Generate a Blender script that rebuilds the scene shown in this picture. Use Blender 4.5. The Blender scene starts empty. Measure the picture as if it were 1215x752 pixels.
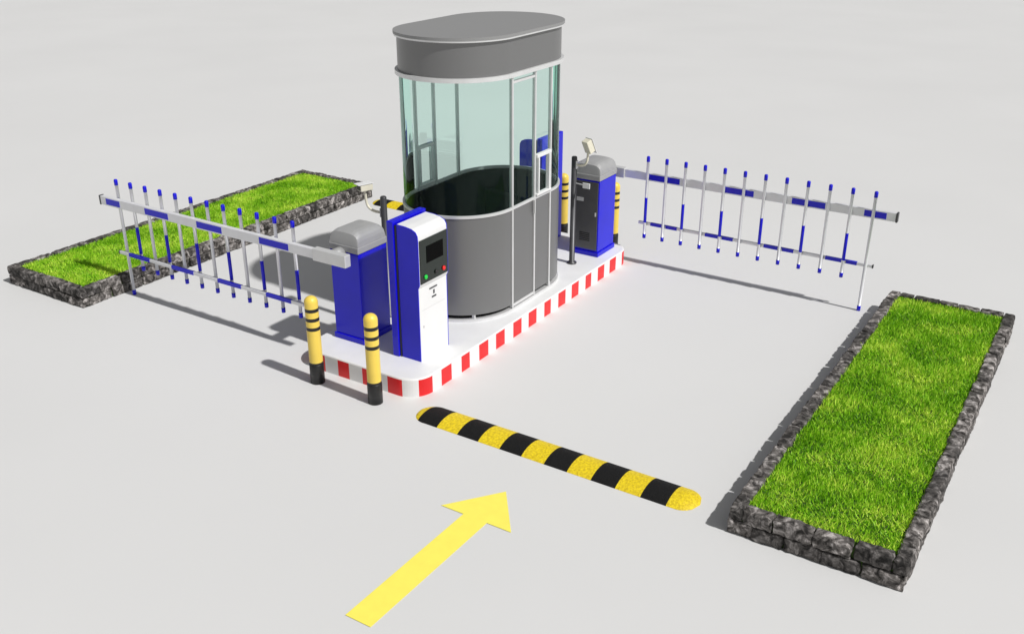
import bpy, bmesh, math, random
import numpy as np
from mathutils import Vector, Matrix, noise
random.seed(4)
sc=bpy.context.scene
COL=sc.collection

# ---------------------------------------------------------------- materials
def mat(name,col,rough=.5,metal=0.,coat=0.,spec=.5):
    m=bpy.data.materials.new(name);m.use_nodes=True
    b=m.node_tree.nodes['Principled BSDF']
    b.inputs['Base Color'].default_value=(*col,1);b.inputs['Roughness'].default_value=rough
    b.inputs['Metallic'].default_value=metal;b.inputs['Coat Weight'].default_value=coat
    b.inputs['Specular IOR Level'].default_value=spec
    return m
def N(m,t,**k):
    n=m.node_tree.nodes.new(t)
    for a,v in k.items(): setattr(n,a,v)
    return n
def L(m,a,b): m.node_tree.links.new(a,b)
def vary(m,scale=6,amt=.12,bump=0.,bscale=80,detail=6):
    """noise driven brightness variation, optional bump"""
    b=m.node_tree.nodes['Principled BSDF']
    c=tuple(b.inputs['Base Color'].default_value)
    tc=N(m,'ShaderNodeTexCoord')
    no=N(m,'ShaderNodeTexNoise');no.inputs['Scale'].default_value=scale;no.inputs['Detail'].default_value=detail
    L(m,tc.outputs['Object'],no.inputs['Vector'])
    r=N(m,'ShaderNodeValToRGB')
    r.color_ramp.elements[0].position=.3;r.color_ramp.elements[1].position=.7
    r.color_ramp.elements[0].color=tuple(x*(1-amt) for x in c[:3])+(1,)
    r.color_ramp.elements[1].color=tuple(min(1,x*(1+amt*.5)) for x in c[:3])+(1,)
    L(m,no.outputs['Fac'],r.inputs['Fac']);L(m,r.outputs['Color'],b.inputs['Base Color'])
    if bump:
        n2=N(m,'ShaderNodeTexNoise');n2.inputs['Scale'].default_value=bscale;n2.inputs['Detail'].default_value=4
        L(m,tc.outputs['Object'],n2.inputs['Vector'])
        bp=N(m,'ShaderNodeBump');bp.inputs['Strength'].default_value=bump;bp.inputs['Distance'].default_value=.01
        L(m,n2.outputs['Fac'],bp.inputs['Height']);L(m,bp.outputs['Normal'],b.inputs['Normal'])
    return m
M={}
M['ground']=vary(mat('ground_concrete',(.69,.688,.683),.6,spec=.3),.35,.025,.02,60,3)
M['blue']=vary(mat('blue_paint',(.004,.002,.62),.35,coat=.15,spec=.35),5,.08)
M['white']=vary(mat('white_paint',(.8,.8,.8),.35),5,.04)
M['islandw']=vary(mat('island_white',(.8,.8,.8),.5),4,.05,.04,90)
M['red']=vary(mat('red_paint',(.78,.008,.012),.4),6,.1)
M['black']=vary(mat('black_paint',(.012,.012,.012),.4),6,.2)
M['dark']=vary(mat('dark_steel',(.07,.07,.075),.4,metal=.3),6,.2)
M['alu']=vary(mat('aluminium',(.72,.72,.72),.35,metal=.3),8,.06)
M['pwhite']=vary(mat('picket_white',(.78,.78,.8),.3,metal=.15),8,.05)
M['capg']=vary(mat('cap_grey',(.42,.42,.42),.4,metal=.2),6,.06)
M['boothg']=mat('booth_grey',(.19,.19,.19),.38,metal=.3)
M['roofg']=mat('roof_grey',(.26,.26,.26),.5)
M['doorg']=vary(mat('door_grey',(.11,.11,.115),.4,metal=.3),5,.12)
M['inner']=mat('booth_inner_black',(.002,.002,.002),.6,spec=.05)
M['yellow']=vary(mat('bollard_yellow',(.88,.64,.1),.4),6,.08)
M['arrow']=vary(mat('arrow_yellow',(.98,.87,.13),.6),12,.04,.03,120)
M['bumpy']=vary(mat('bump_yellow',(.95,.66,.01),.55),60,.35,.6,110)
M['bumpb']=vary(mat('bump_black',(.008,.008,.008),.75,spec=.25),60,.3,.6,110)
M['screen']=mat('black_screen',(.006,.012,.008),.12)
M['green']=mat('green_button',(.0,.6,.05),.3)
M['redb']=mat('red_button',(.8,.01,.01),.3)
M['cream']=vary(mat('camera_housing',(.78,.74,.6),.4),8,.06)
M['soil']=vary(mat('soil',(.05,.11,.012),.9),20,.4,.5,60)
def stone():
    m=mat('split_stone',(.2,.2,.2),.85);b=m.node_tree.nodes['Principled BSDF']
    tc=N(m,'ShaderNodeTexCoord');g=N(m,'ShaderNodeNewGeometry')
    n1=N(m,'ShaderNodeTexNoise');n1.inputs['Scale'].default_value=17;n1.inputs['Detail'].default_value=9;n1.inputs['Roughness'].default_value=.66
    n1.inputs['Distortion'].default_value=.7
    L(m,tc.outputs['Object'],n1.inputs['Vector'])
    r=N(m,'ShaderNodeValToRGB');e=r.color_ramp.elements
    e[0].position=.40;e[0].color=(.014,.012,.010,1);e[1].position=.70;e[1].color=(.56,.52,.50,1)
    k=e.new(.53);k.color=(.13,.118,.11,1)
    L(m,n1.outputs['Fac'],r.inputs['Fac'])
    mr=N(m,'ShaderNodeMapRange');mr.inputs['To Min'].default_value=.45;mr.inputs['To Max'].default_value=1.45
    L(m,g.outputs['Random Per Island'],mr.inputs['Value'])
    mx=N(m,'ShaderNodeVectorMath',operation='SCALE')
    L(m,r.outputs['Color'],mx.inputs[0]);L(m,mr.outputs['Result'],mx.inputs['Scale']);L(m,mx.outputs['Vector'],b.inputs['Base Color'])
    bp=N(m,'ShaderNodeBump');bp.inputs['Strength'].default_value=.8;bp.inputs['Distance'].default_value=.015
    L(m,n1.outputs['Fac'],bp.inputs['Height']);L(m,bp.outputs['Normal'],b.inputs['Normal'])
    return m
M['stone']=stone()
def grassm():
    m=mat('grass_blades',(.1,.35,.02),.5,spec=.3);b=m.node_tree.nodes['Principled BSDF']
    g=N(m,'ShaderNodeNewGeometry');tc=N(m,'ShaderNodeTexCoord')
    n1=N(m,'ShaderNodeTexNoise');n1.inputs['Scale'].default_value=3.4;n1.inputs['Detail'].default_value=6
    L(m,tc.outputs['Object'],n1.inputs['Vector'])
    mr=N(m,'ShaderNodeMapRange');mr.inputs['From Min'].default_value=.34;mr.inputs['From Max'].default_value=.66
    mr.inputs['To Min'].default_value=.0;mr.inputs['To Max'].default_value=.5
    L(m,n1.outputs['Fac'],mr.inputs['Value'])
    a=N(m,'ShaderNodeMath',operation='MULTIPLY_ADD');a.inputs[1].default_value=.6
    L(m,g.outputs['Random Per Island'],a.inputs[0]);L(m,mr.outputs['Result'],a.inputs[2])
    r=N(m,'ShaderNodeValToRGB');e=r.color_ramp.elements
    e[0].position=.05;e[0].color=(.10,.32,.004,1);e[1].position=.95;e[1].color=(.78,.95,.12,1)
    k=e.new(.5);k.color=(.32,.70,.012,1)
    L(m,a.outputs[0],r.inputs['Fac']);L(m,r.outputs['Color'],b.inputs['Base Color'])
    return m
M['grass']=grassm()
def glassm():
    m=bpy.data.materials.new('tinted_glass');m.use_nodes=True;nt=m.node_tree;nt.nodes.clear()
    o=N(m,'ShaderNodeOutputMaterial');t=N(m,'ShaderNodeBsdfTransparent');t.inputs[0].default_value=(.865,.975,.945,1)
    d=N(m,'ShaderNodeBsdfDiffuse');d.inputs[0].default_value=(.5,.9,.75,1)
    g=N(m,'ShaderNodeBsdfGlossy');g.inputs['Roughness'].default_value=.02;g.inputs[0].default_value=(.85,1,.95,1)
    f=N(m,'ShaderNodeFresnel');f.inputs[0].default_value=1.2
    m1=N(m,'ShaderNodeMixShader');m1.inputs[0].default_value=.01
    L(m,t.outputs[0],m1.inputs[1]);L(m,d.outputs[0],m1.inputs[2])
    m2=N(m,'ShaderNodeMixShader');L(m,f.outputs[0],m2.inputs[0]);L(m,m1.outputs[0],m2.inputs[1]);L(m,g.outputs[0],m2.inputs[2])
    L(m,m2.outputs[0],o.inputs[0]);return m
M['glass']=glassm()

# ---------------------------------------------------------------- helpers
def empty(name,loc=(0,0,0),rz=0):
    e=bpy.data.objects.new(name,None);e.location=loc;e.rotation_euler=(0,0,rz);e.empty_display_size=.2
    COL.objects.link(e);return e
def obj(name,me,par=None,mats=()):
    o=bpy.data.objects.new(name,me);COL.objects.link(o)
    for k in mats: me.materials.append(M[k])
    if par: o.parent=par
    return o
def box(name,x0,x1,y0,y1,z0,z1,m,par=None,bev=.004):
    bm=bmesh.new();bmesh.ops.create_cube(bm,size=1)
    for v in bm.verts:
        v.co=Vector(((x0+x1)/2+v.co.x*(x1-x0),(y0+y1)/2+v.co.y*(y1-y0),(z0+z1)/2+v.co.z*(z1-z0)))
    if bev: bmesh.ops.bevel(bm,geom=bm.edges[:],offset=bev,segments=2,profile=.5,affect='EDGES')
    me=bpy.data.meshes.new(name);bm.to_mesh(me);bm.free()
    return obj(name,me,par,[m])
def poly(name,verts,faces,mats,par=None,mi=None,smooth=False,bev=0):
    bm=bmesh.new();vs=[bm.verts.new(v) for v in verts]
    for i,f in enumerate(faces):
        fc=bm.faces.new([vs[k] for k in f])
        if mi: fc.material_index=mi[i]
        fc.smooth=smooth
    bmesh.ops.recalc_face_normals(bm,faces=bm.faces[:])
    if bev: bmesh.ops.bevel(bm,geom=bm.edges[:],offset=bev,segments=2,profile=.5,affect='EDGES')
    me=bpy.data.meshes.new(name);bm.to_mesh(me);bm.free();return obj(name,me,par,mats)
def stadium(cx,cy,r,h,n=28):
    p=[]
    for i in range(n+1):
        a=math.pi*i/n;p.append((cx+r*math.cos(a),cy+h+r*math.sin(a)))
    for i in range(n+1):
        a=math.pi+math.pi*i/n;p.append((cx+r*math.cos(a),cy-h+r*math.sin(a)))
    return p
def prism(name,loop,z0,z1,m,par=None,top=True,bot=True):
    n=len(loop);me=bpy.data.meshes.new(name)
    V=[(x,y,z0) for x,y in loop]+[(x,y,z1) for x,y in loop];F=[(i,(i+1)%n,n+(i+1)%n,n+i) for i in range(n)]
    if top: V+=[(x,y,z1) for x,y in loop];F.append(tuple(range(2*n,3*n)))
    if bot: b=len(V);V+=[(x,y,z0) for x,y in loop];F.append(tuple(range(b+n-1,b-1,-1)))
    me.from_pydata(V,[],F)
    for p in me.polygons: p.use_smooth=len(p.vertices)==4
    return obj(name,me,par,[m])
def ring(name,lo,li,z0,z1,m,par=None):
    n=len(lo);me=bpy.data.meshes.new(name)
    V=[(x,y,z) for lp,z in ((lo,z0),(lo,z1),(li,z0),(li,z1)) for x,y in lp];F=[]
    V+= [(x,y,z) for lp,z in ((lo,z0),(lo,z1),(li,z0),(li,z1)) for x,y in lp]
    for i in range(n):
        j=(i+1)%n
        F+=[(i,j,n+j,n+i),(2*n+j,2*n+i,3*n+i,3*n+j),(5*n+i,5*n+j,7*n+j,7*n+i),(4*n+j,4*n+i,6*n+i,6*n+j)]
    me.from_pydata(V,[],F)
    for k,p in enumerate(me.polygons): p.use_smooth=(k%4)<2
    return obj(name,me,par,[m])
def lathe(name,prof,mats,par=None,loc=(0,0),seg=28,mi=None):
    V=[];F=[];I=[]
    for r,z in prof:
        for i in range(seg):
            a=2*math.pi*i/seg;V.append((loc[0]+r*math.cos(a),loc[1]+r*math.sin(a),z))
    for k in range(len(prof)-1):
        for i in range(seg):
            j=(i+1)%seg;F.append((k*seg+i,k*seg+j,(k+1)*seg+j,(k+1)*seg+i));I.append(mi[k] if mi else 0)
    F.append(tuple(range(seg-1,-1,-1)));I.append(mi[0] if mi else 0)
    b=(len(prof)-1)*seg;F.append(tuple(range(b,b+seg)));I.append(mi[-1] if mi else 0)
    me=bpy.data.meshes.new(name);me.from_pydata(V,[],F)
    for p,i in zip(me.polygons,I): p.material_index=i;p.use_smooth=len(p.vertices)==4
    return obj(name,me,par,mats)
def tube(name,pts,r,m,par=None,seg=12):
    cu=bpy.data.curves.new(name,'CURVE');cu.dimensions='3D';cu.bevel_depth=r;cu.bevel_resolution=4;cu.use_fill_caps=True
    s=cu.splines.new('NURBS' if len(pts)>2 else 'POLY');s.points.add(len(pts)-1)
    for p,q in zip(s.points,pts): p.co=(*q,1)
    if len(pts)>2: s.use_endpoint_u=True;s.order_u=3
    cu.materials.append(M[m]);o=bpy.data.objects.new(name,cu);COL.objects.link(o);o.parent=par;return o

# ---------------------------------------------------------------- ground
me=bpy.data.meshes.new('ground');S=400
me.from_pydata([(-S,-S,0),(S,-S,0),(S,S,0),(-S,S,0)],[],[(0,1,2,3)]);obj('ground',me,None,['ground'])

pts=[(-3.155,3.19),(-2.97,3.19),(-2.965,4.335),(-2.78,4.335),(-3.055,4.70),(-3.33,4.335),(-3.15,4.335)]
poly('painted_arrow',[(x,y,.004) for x,y in pts],[tuple(range(7))],['arrow'])

# ---------------------------------------------------------------- traffic island
ISX0,ISX1,ISY0,ISY1,IH=-5.57,-4.32,5.37,9.12,.16
isl=empty('traffic_island')
def rrect(x0,x1,y0,y1,r,step=.02):
    P=[]
    def line(a,b):
        n=max(1,int(math.dist(a,b)/step))
        for i in range(n): P.append((a[0]+(b[0]-a[0])*i/n,a[1]+(b[1]-a[1])*i/n))
    def arc(c,a0):
        n=14
        for i in range(n):
            a=a0+math.pi/2*i/n;P.append((c[0]+r*math.cos(a),c[1]+r*math.sin(a)))
    line((x0+r,y0),(x1-r,y0));arc((x1-r,y0+r),-math.pi/2)
    line((x1,y0+r),(x1,y1-r));arc((x1-r,y1-r),0)
    line((x1-r,y1),(x0+r,y1));arc((x0+r,y1-r),math.pi/2)
    line((x0,y1-r),(x0,y0+r));arc((x0+r,y0+r),math.pi)
    return P
lp=rrect(ISX0,ISX1,ISY0,ISY1,.2);n=len(lp);cx,cy=(ISX0+ISX1)/2,(ISY0+ISY1)/2
dd=[0]
for i in range(n): dd.append(dd[-1]+math.dist(lp[i],lp[(i+1)%n]))
tot=dd[-1];NS=2*round(tot/.27);sw=tot/NS
def inset(p,q):
    return [(x-(q if x>cx else -q)*min(1,abs(x-cx)/.5),y-(q if y>cy else -q)*min(1,abs(y-cy)/1.7)) for x,y in p]
V=[];F=[];I=[]
loops=[(lp,0),(lp,IH-.012),(inset(lp,.004),IH-.003),(inset(lp,.012),IH)]
for l,z in loops: V+=[(x,y,z) for x,y in l]
for k in range(3):
    for i in range(n):
        j=(i+1)%n;F.append((k*n+i,k*n+j,(k+1)*n+j,(k+1)*n+i))
        I.append(1 if (k==0 and int((dd[i]+.5*(dd[i+1]-dd[i])+.05)/sw)%2==0) else 0)
F.append(tuple(range(3*n,4*n)));I.append(0)
poly('island_body',V,F,['islandw','red'],isl,I)

# ---------------------------------------------------------------- speed bumps
def speed_bump(name,x0,x1,cy,w=.27,h=.035):
    e=empty(name,((x0+x1)/2,cy,0));Lh=(x1-x0)/2
    ny=12;V=[];F=[];I=[]
    sl=(x1-x0-.075)/12
    xs=[];sg=[]
    cuts=[0,.075]+[.075+sl*(k+1) for k in range(12)]
    for k in range(13):
        m_=6 if k==0 else 8
        for q in range(m_): xs.append(cuts[k]+(cuts[k+1]-cuts[k])*q/m_);sg.append(k%2)
    xs.append(cuts[-1]);nx=len(xs)-1
    for xx in xs:
        x=xx-Lh;d=max(0,Lh-abs(x));hw=w/2
        if d<w/2: hw=math.sqrt(max(0,(w/2)**2-(w/2-d)**2))+.002
        hh=h*min(1,math.sqrt(max(0,d)/.1)) if d<.1 else h
        for j in range(ny+1):
            t=-1+2*j/ny;V.append((x,hw*t,.001+hh*(1-abs(t)**2.2)))
    for i in range(nx):
        for j in range(ny):
            a=i*(ny+1)+j;F.append((a,a+ny+1,a+ny+2,a+1));I.append(sg[i])
    me=bpy.data.meshes.new(name);me.from_pydata(V,[],F)
    for p,k in zip(me.polygons,I): p.material_index=k;p.use_smooth=True
    obj('rubber_strips',me,e,['bumpy','bumpb'])
speed_bump('speed_bump',-4.22,-1.89,5.265)
speed_bump('speed_bump',-8.0,-5.67,9.26)

# ---------------------------------------------------------------- bollards
def bollard(x,y):
    e=empty('bollard',(x,y,0));r=.055
    zs=[(r,0),(r,.19),(r,.191),(r,.475),(r,.476),(r,.505),(r,.506),(r,.555),(r,.556),(r,.585),(r,.586),(r,.635),(r,.636),(r,.665),(r,.666),(r,.715)]
    mi=[1,1,0,0,1,1,0,0,1,1,0,0,1,1,0]
    for i in range(1,8):
        a=math.pi/2*i/7;zs.append((max(.002,r*math.cos(a)),.715+.05*math.sin(a)));mi.append(0)
    lathe('post',zs,['yellow','black'],e,mi=mi)
    lathe('base_sleeve',[(r+.004,0.0),(r+.004,.17),(r+.001,.174)],['black'],e)
for x,y in ((-5.22,5.20),(-4.60,5.19),(-5.28,9.33),(-4.64,9.33)): bollard(x,y)

# ---------------------------------------------------------------- planters
def planter(x0,x1,y0,y1,h,seed):
    rnd=random.Random(seed);cx,cy=(x0+x1)/2,(y0+y1)/2
    e=empty('grass_planter',(cx,cy,0));a,b=(x1-x0)/2,(y1-y0)/2;t=.095
    VV=[];FF=[]
    def block(px0,px1,py0,py1,z0,z1,K=7):
        g=.0015
        hx,hy,hz=(px1-px0)/2-g,(py1-py0)/2-g,(z1-z0)/2-g
        c=Vector(((px0+px1)/2,(py0+py1)/2,(z0+z1)/2))
        off=Vector((rnd.uniform(0,99),rnd.uniform(0,99),rnd.uniform(0,99)));tx=rnd.uniform(-.005,.005)
        idx={}
        def vert(i,j,k):
            q=(i,j,k)
            if q in idx: return idx[q]
            n_=(2*i/K-1,2*j/K-1,2*k/K-1)
            rel=Vector((n_[0]*hx,n_[1]*hy,n_[2]*hz));s=sorted(abs(v) for v in n_)
            p=c+rel;w=p*24+off
            p+=Vector((noise.noise(w),noise.noise(w+Vector((7,3,1))),noise.noise(w+Vector((2,9,5)))*.7))*.012
            p-=Vector((min(abs(rel.x),.06)*math.copysign(1,rel.x),min(abs(rel.y),.06)*math.copysign(1,rel.y),rel.z))*.10*(s[1]**8)
            p+=Vector((tx,tx,tx*.4))
            if p.z<.001: p.z=.001
            idx[q]=len(VV);VV.append(tuple(p));return idx[q]
        for i in range(K):
            for j in range(K):
                for f in (0,K):
                    A=[(i,j,f),(i+1,j,f),(i+1,j+1,f),(i,j+1,f)]
                    B=[(i,f,j),(i,f,j+1),(i+1,f,j+1),(i+1,f,j)]
                    C=[(f,i,j),(f,i+1,j),(f,i+1,j+1),(f,i,j+1)]
                    for Q in (A,B,C):
                        if f==0: Q=Q[::-1]
                        FF.append(tuple(vert(*q) for q in Q))
    zc=[0,h*.5,h]
    for c in range(2):
        z0,z1=zc[c],zc[c+1]
        for side in range(4):
            ln=2*a if side%2==0 else 2*b
            s=-ln/2+(0 if (c+side)%2==0 else t);end=ln/2-(0 if (c+side)%2==0 else t)
            while s<end-.01:
                w=rnd.uniform(.15,.26)
                if end-s-w<.12: w=end-s
                q=[(s,s+w,-b,-b+t),(a-t,a,s,s+w),(-s-w,-s,b-t,b),(-a,-a+t,-s-w,-s)][side]
                block(*q,z0,z1);s+=w
    me=bpy.data.meshes.new('stone_wall');me.from_pydata(VV,[],FF);obj('stone_wall',me,e,['stone'])
    box('soil_bed',-a+.03,a-.03,-b+.03,b-.03,.002,h-.03,'soil',e,bev=0)
    R=np.random.default_rng(seed);w0,w1=a-t+.004,b-t+.004
    n=int(4*w0*w1*17000)
    px=R.uniform(-w0,w0,n);py=R.uniform(-w1,w1,n);ang=R.uniform(0,2*np.pi,n)
    und=.5+.5*np.sin(py*11.5+px*2.2+np.sin(px*5+py*2)*.8)
    wid=R.uniform(.0024,.0046,n);hh=R.uniform(.018,.034,n)+.010*und;ln=R.uniform(.008,.034,n);la=R.normal(-1.2,1.5,n)+und*1.6
    V=np.zeros((n,3,3));V[:,0,0]=px-np.cos(ang)*wid;V[:,0,1]=py-np.sin(ang)*wid;V[:,0,2]=h-.032
    V[:,1,0]=px+np.cos(ang)*wid;V[:,1,1]=py+np.sin(ang)*wid;V[:,1,2]=h-.032
    V[:,2,0]=px+np.cos(la)*ln;V[:,2,1]=py+np.sin(la)*ln;V[:,2,2]=h-.032+hh
    me=bpy.data.meshes.new('grass');me.vertices.add(3*n);me.vertices.foreach_set('co',V.ravel())
    me.loops.add(3*n);me.loops.foreach_set('vertex_index',np.arange(3*n,dtype=np.int32))
    me.polygons.add(n);me.polygons.foreach_set('loop_start',np.arange(0,3*n,3,dtype=np.int32))
    me.update(calc_edges=True);obj('grass',me,e,['grass'])
planter(-1.64,-.55,5.08,9.27,.2,1)
planter(-9.35,-8.14,5.10,9.38,.19,2)

# ---------------------------------------------------------------- barrier gates
def barrier(loc,rz,seed):
    e=empty('barrier_gate',loc,rz);hx,hy=.155,.18;z0=IH
    box('plinth',-hx-.012,hx+.012,-hy-.012,hy+.012,z0+.001,z0+.05,'blue',e,.006)
    box('cabinet',-hx,hx,-hy,hy,z0+.05,.97,'blue',e,.006)
    box('door_panel',-hx+.012,hx-.012,hy+.001,hy+.008,z0+.07,.955,'doorg',e,.003)
    for k in range(5): box('door_vent',-.06,.06,hy+.0085,hy+.012,.32+.02*k,.328+.02*k,'black',e,0)
    box('door_lock',-.13,-.115,hy+.0085,hy+.016,.6,.64,'alu',e,.002)
    box('door_label',.02,.1,hy+.0085,hy+.010,.74,.78,'alu',e,0)
    box('cap_collar',-hx-.006,hx+.006,-hy-.006,hy+.006,.972,1.03,'capg',e,.008)
    K=12;V=[];F=[]
    secs=[(-hy,.0,1.0),(-hy+.012,.86,1.0),(-hy+.06,1.0,1.0),(hy-.05,.97,1.0),(hy-.012,.80,1.0),(hy,.0,1.0)]
    for y,hs_,ws in secs:
        for i in range(K+1):
            a=math.pi*i/K;cx_=math.copysign(abs(math.cos(a))**.55,math.cos(a))
            V.append((hx*ws*cx_,y,1.031+.122*hs_*(abs(math.sin(a))**.7)))
    for s_ in range(len(secs)-1):
        for i in range(K):
            q=s_*(K+1)+i;F.append((q,q+1,q+K+2,q+K+1))
    me=bpy.data.meshes.new('cap_hood');me.from_pydata(V,[],F)
    for p in me.polygons:p.use_smooth=False
    obj('cap_hood',me,e,['capg'])
    ay=-.31
    o=lathe('pivot_hub',[(.055,-.01),(.055,.09),(.04,.095)],['capg'],e,seg=24)
    o.location=(-.03,-hy-.001,.955);o.rotation_euler=(math.pi/2,0,0)
    box('arm_sleeve',-.20,.157,ay-.034,ay+.034,.905,1.01,'alu',e,.006)
    x0,x1=-2.942,-.201
    box('arm',x0,x1,ay-.022,ay+.022,.915,1.0,'pwhite',e,.005)
    box('arm_end_cap',x0-.018,x0-.001,ay-.025,ay+.025,.911,1.004,'dark',e,.004)
    for a,b in ((-2.86,-2.66),(-2.30,-1.98),(-1.60,-1.28),(-.82,-.48)):
        for s in (-1,1): box('arm_strip',a,b,ay+s*.0225-.0012,ay+s*.0225+.0012,.928,.987,'blue',e,0)
    rx0,rx1=-2.80,-.38
    box('lower_rail',rx0,rx1,ay-.012,ay+.012,.435,.465,'pwhite',e,.003)
    box('rail_end_cap',rx0-.012,rx0-.001,ay-.014,ay+.014,.433,.467,'dark',e,.002)
    for a in (-2.66,-2.05,-1.43,-.82): box('rail_strip',a,a+.3,ay-.0135,ay+.0135,.4335,.4665,'blue',e,0)
    for i in range(12):
        x=-.468-(2.745-.468)*i/11;r=.0150
        last=i==11;zb=.0 if last else .30
        y=ay+.038
        prof=[];mi=[]
        def seg(za,zb_,k,rr=r):
            prof.extend([(rr,za),(rr,zb_)]);mi.extend([k,k])
        if last:
            seg(0.001,.05,1,.018);seg(.051,1.12,0)
        else:
            seg(zb,zb+.045,1,.0178)
            if i%2==0: seg(zb+.046,.47,0);seg(.471,.74,1,.0156);seg(.741,1.12,0)
            else: seg(zb+.046,.60,0);seg(.601,.70,0);seg(.701,1.12,0)
        seg(1.121,1.17,1,.0178);prof.append((.012,1.178));mi.append(1)
        lathe('picket_%d'%(i+1),prof,['pwhite','blue'],e,(x,y),14,mi[:len(prof)-1])
        box('picket_clamp_%d'%(i+1),x-.02,x+.02,ay+.0125,y-.012,.438,.462,'alu',e,0)
barrier((-5.285,5.87,0),0,1)
barrier((-4.615,8.80,0),math.pi,2)

# ---------------------------------------------------------------- payment kiosks (face +X)
def kiosk(loc,rz):
    e=empty('payment_kiosk',loc,rz);z0=IH+.001
    box('back_panel',-.14,-.075,-.215,.215,z0,1.33,'blue',e,.006)
    box('panel_trim',-.0745,-.0565,-.20,.20,z0,1.30,'black',e,.002)
    p=[(-.056,z0),(.135,z0),(.135,.80),(.15,.83),(.15,1.20),(.147,1.245),(.13,1.275),(.09,1.295),(.03,1.305),(-.056,1.31)]
    k=len(p)
    for nm,ya,yb,mt in (('side_skin',-.195,-.186,'blue'),('body',-.1855,.186,'white'),('side_skin',.1865,.195,'blue')):
        V=[(x,ya,z) for x,z in p]+[(x,yb,z) for x,z in p]
        F=[tuple(range(k)),tuple(range(2*k-1,k-1,-1))]+[(i,(i+1)%k,k+(i+1)%k,k+i) for i in range(k)]
        poly(nm,V,F,[mt],e,bev=.002)
    box('screen_panel',.1505,.157,-.182,.182,.84,1.205,'screen',e,.002)
    box('display_window',.1575,.159,-.10,.12,1.0,1.14,'inner',e,0)
    for i,(y,c) in enumerate(((-.12,'green'),(.02,'black'),(.12,'redb'))):
        o=lathe('button_%d'%(i+1),[(.019,0),(.019,.007),(.015,.011)],[c],e,seg=20);o.location=(.1575,y,.89);o.rotation_euler=(0,math.pi/2,0)
    box('ticket_slot',.1355,.141,-.05,.05,.755,.764,'dark',e,0)
    box('card_mark',.1355,.1365,-.02,.04,.67,.685,'dark',e,0)
    box('card_mark',.1355,.1365,.0,.02,.70,.735,'dark',e,0)
    box('door_seam',.1355,.1362,-.16,.16,.60,.603,'alu',e,0)
    box('door_lock',.1355,.141,-.145,-.13,.45,.47,'alu',e,.002)
kiosk((-4.66,5.885,0),0)
kiosk((-5.25,8.78,0),math.pi)

# ---------------------------------------------------------------- camera poles
def campole(loc,rz,hxo,hzo,tilt,sz):
    e=empty('camera_pole',loc,rz);z0=IH+.001
    lathe('pole',[(.05,z0),(.05,z0+.012),(.028,z0+.014),(.028,1.27),(.022,1.278)],['dark'],e)
    zb=hzo-.2
    tube('bracket',[(-.02,0,zb),(-.5*-hxo,0,zb-.01),(hxo*.9,0,zb+.02),(hxo,0,zb+.09),(hxo,0,hzo-.03)],.012,'cream',e)
    box('bracket_plate',-.034,-.024,-.02,.02,zb-.04,zb+.04,'alu',e,.002)
    h=empty('camera_head',(hxo,0,hzo));h.parent=e;h.rotation_euler=(math.radians(tilt),0,math.radians(-20))
    h.scale=(sz,sz,sz)
    box('housing',-.045,.045,-.07,.07,-.035,.035,'cream',h,.008)
    box('sun_hood',-.052,.052,-.10,.075,.036,.043,'white',h,.003)
    box('lens_glass',-.032,.032,-.0735,-.0705,-.024,.024,'black',h,0)
    if rz:
        box('small_display',-.20,-.12,.03,.04,.985,1.04,'white',e,.003)
        tube('display_arm',[(-.02,0,1.01),(-.09,.01,1.01),(-.15,.029,1.012)],.006,'alu',e)
campole((-5.34,6.29,0),0,-.20,1.33,0,.85)
campole((-4.60,8.33,0),math.pi,-.15,1.40,65,.95)

# ---------------------------------------------------------------- booth
bo=empty('glass_toll_booth',(-4.99,7.31,0));hl=.345;R0=.53;z0=IH+.001
st=lambda r,n=36: stadium(0,0,r,hl,n)
ring('base_ring',st(R0+.005),st(R0-.05),z0,z0+.022,'alu',bo)
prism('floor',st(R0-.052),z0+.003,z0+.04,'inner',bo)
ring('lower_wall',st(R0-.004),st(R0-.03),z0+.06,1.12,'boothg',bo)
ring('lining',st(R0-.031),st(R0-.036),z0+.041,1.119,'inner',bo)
ring('sill_ring',st(R0+.004),st(R0-.014),1.121,1.145,'alu',bo)
prism('glass',st(R0-.012,40),1.146,2.268,'glass',bo,False,False)
ring('head_ring',st(R0+.02),st(R0-.04),2.27,2.305,'alu',bo)
prism('roof_fascia',st(R0-.006),2.306,2.585,'boothg',bo)
prism('roof_lip',st(R0+.018),2.586,2.60,'alu',bo,True,True)
prism('roof_slab',st(R0+.022),2.601,2.625,'roofg',bo)
for s in (1,-1):
    X=s*R0
    for i,y in enumerate((-.33,.04,.315)):
        w=.0105
        box('mullion',min(X-s*.026,X+s*.006),max(X-s*.026,X+s*.006),s*y-w,s*y+w,z0+.03,2.268,'alu',bo,.003)
    ya,yb=sorted((s*(-.318),s*.028));xa,xb=sorted((X-s*.024,X+s*.004))
    box('door_head',xa,xb,ya,yb,2.215,2.235,'alu',bo,.002)
    box('door_bottom',xa,xb,ya,yb,z0+.035,z0+.06,'alu',bo,.002)
    box('door_handle',*sorted((X+s*.006,X+s*.03)),*sorted((s*.0-.0,s*.014)),1.0,1.13,'alu',bo,.003)
    ya,yb=sorted((s*.054,s*.301));xa,xb=sorted((X-s*.02,X+s*.022))
    box('window_head',xa,xb,ya,yb,1.50,1.53,'white',bo,.004)
    box('window_sill',xa,xb,ya,yb,1.151,1.170,'white',bo,.003)
    for yy in (s*.085,s*.27): box('window_stile',xa,xb,yy-.009,yy+.009,1.171,1.499,'white',bo,.003)
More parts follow.
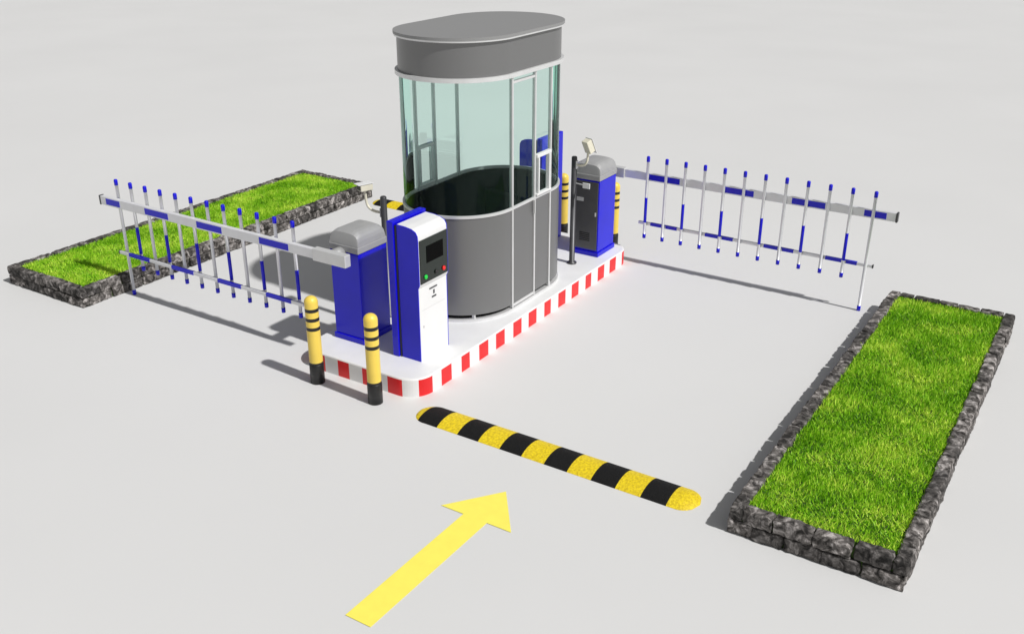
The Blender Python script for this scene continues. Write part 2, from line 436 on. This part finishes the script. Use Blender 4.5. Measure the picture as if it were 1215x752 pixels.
for i in range(10):
    q=st(R0-.02)[i*72//10];box('foot',q[0]-.012,q[0]+.012,q[1]-.012,q[1]+.012,z0+.0225,z0+.059,'alu',bo,0)
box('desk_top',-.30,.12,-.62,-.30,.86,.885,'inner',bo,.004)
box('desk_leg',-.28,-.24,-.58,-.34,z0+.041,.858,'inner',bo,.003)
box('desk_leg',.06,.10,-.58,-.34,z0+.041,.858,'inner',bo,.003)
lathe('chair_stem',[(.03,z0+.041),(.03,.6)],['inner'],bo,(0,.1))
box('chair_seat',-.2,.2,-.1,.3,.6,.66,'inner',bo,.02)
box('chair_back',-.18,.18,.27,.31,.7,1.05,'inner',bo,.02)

# ---------------------------------------------------------------- light
el=math.radians(50);az=math.radians(-3)
d=Vector((math.cos(el)*math.cos(az),math.cos(el)*math.sin(az),math.sin(el)))
sl=bpy.data.lights.new('sun','SUN');sl.energy=3.45;sl.angle=math.radians(1.5);sl.color=(1,.988,.97)
so=bpy.data.objects.new('sun',sl);COL.objects.link(so);so.rotation_euler=d.to_track_quat('Z','Y').to_euler();so.location=(5,5,10)
w=bpy.data.worlds.new('World');sc.world=w;w.use_nodes=True;nt=w.node_tree
sky=nt.nodes.new('ShaderNodeTexSky');sky.sky_type='NISHITA';sky.sun_disc=False;sky.sun_elevation=el
sky.sun_rotation=math.pi/2-az
hs=nt.nodes.new('ShaderNodeHueSaturation');hs.inputs['Saturation'].default_value=.08
nt.links.new(sky.outputs[0],hs.inputs['Color']);nt.links.new(hs.outputs[0],nt.nodes['Background'].inputs[0])
nt.nodes['Background'].inputs[1].default_value=.06
sc.view_settings.view_transform='Standard';sc.view_settings.look='None';sc.view_settings.exposure=0

# ---------------------------------------------------------------- camera
cd=bpy.data.cameras.new('camera');cd.sensor_width=36;cd.lens=36*1171.3/1215;cd.clip_end=2000;cd.clip_start=.05
co=bpy.data.objects.new('camera',cd);COL.objects.link(co);co.location=(0,0,3.8)
co.rotation_euler=(math.radians(90-24.1),0,math.radians(32.61));sc.camera=co
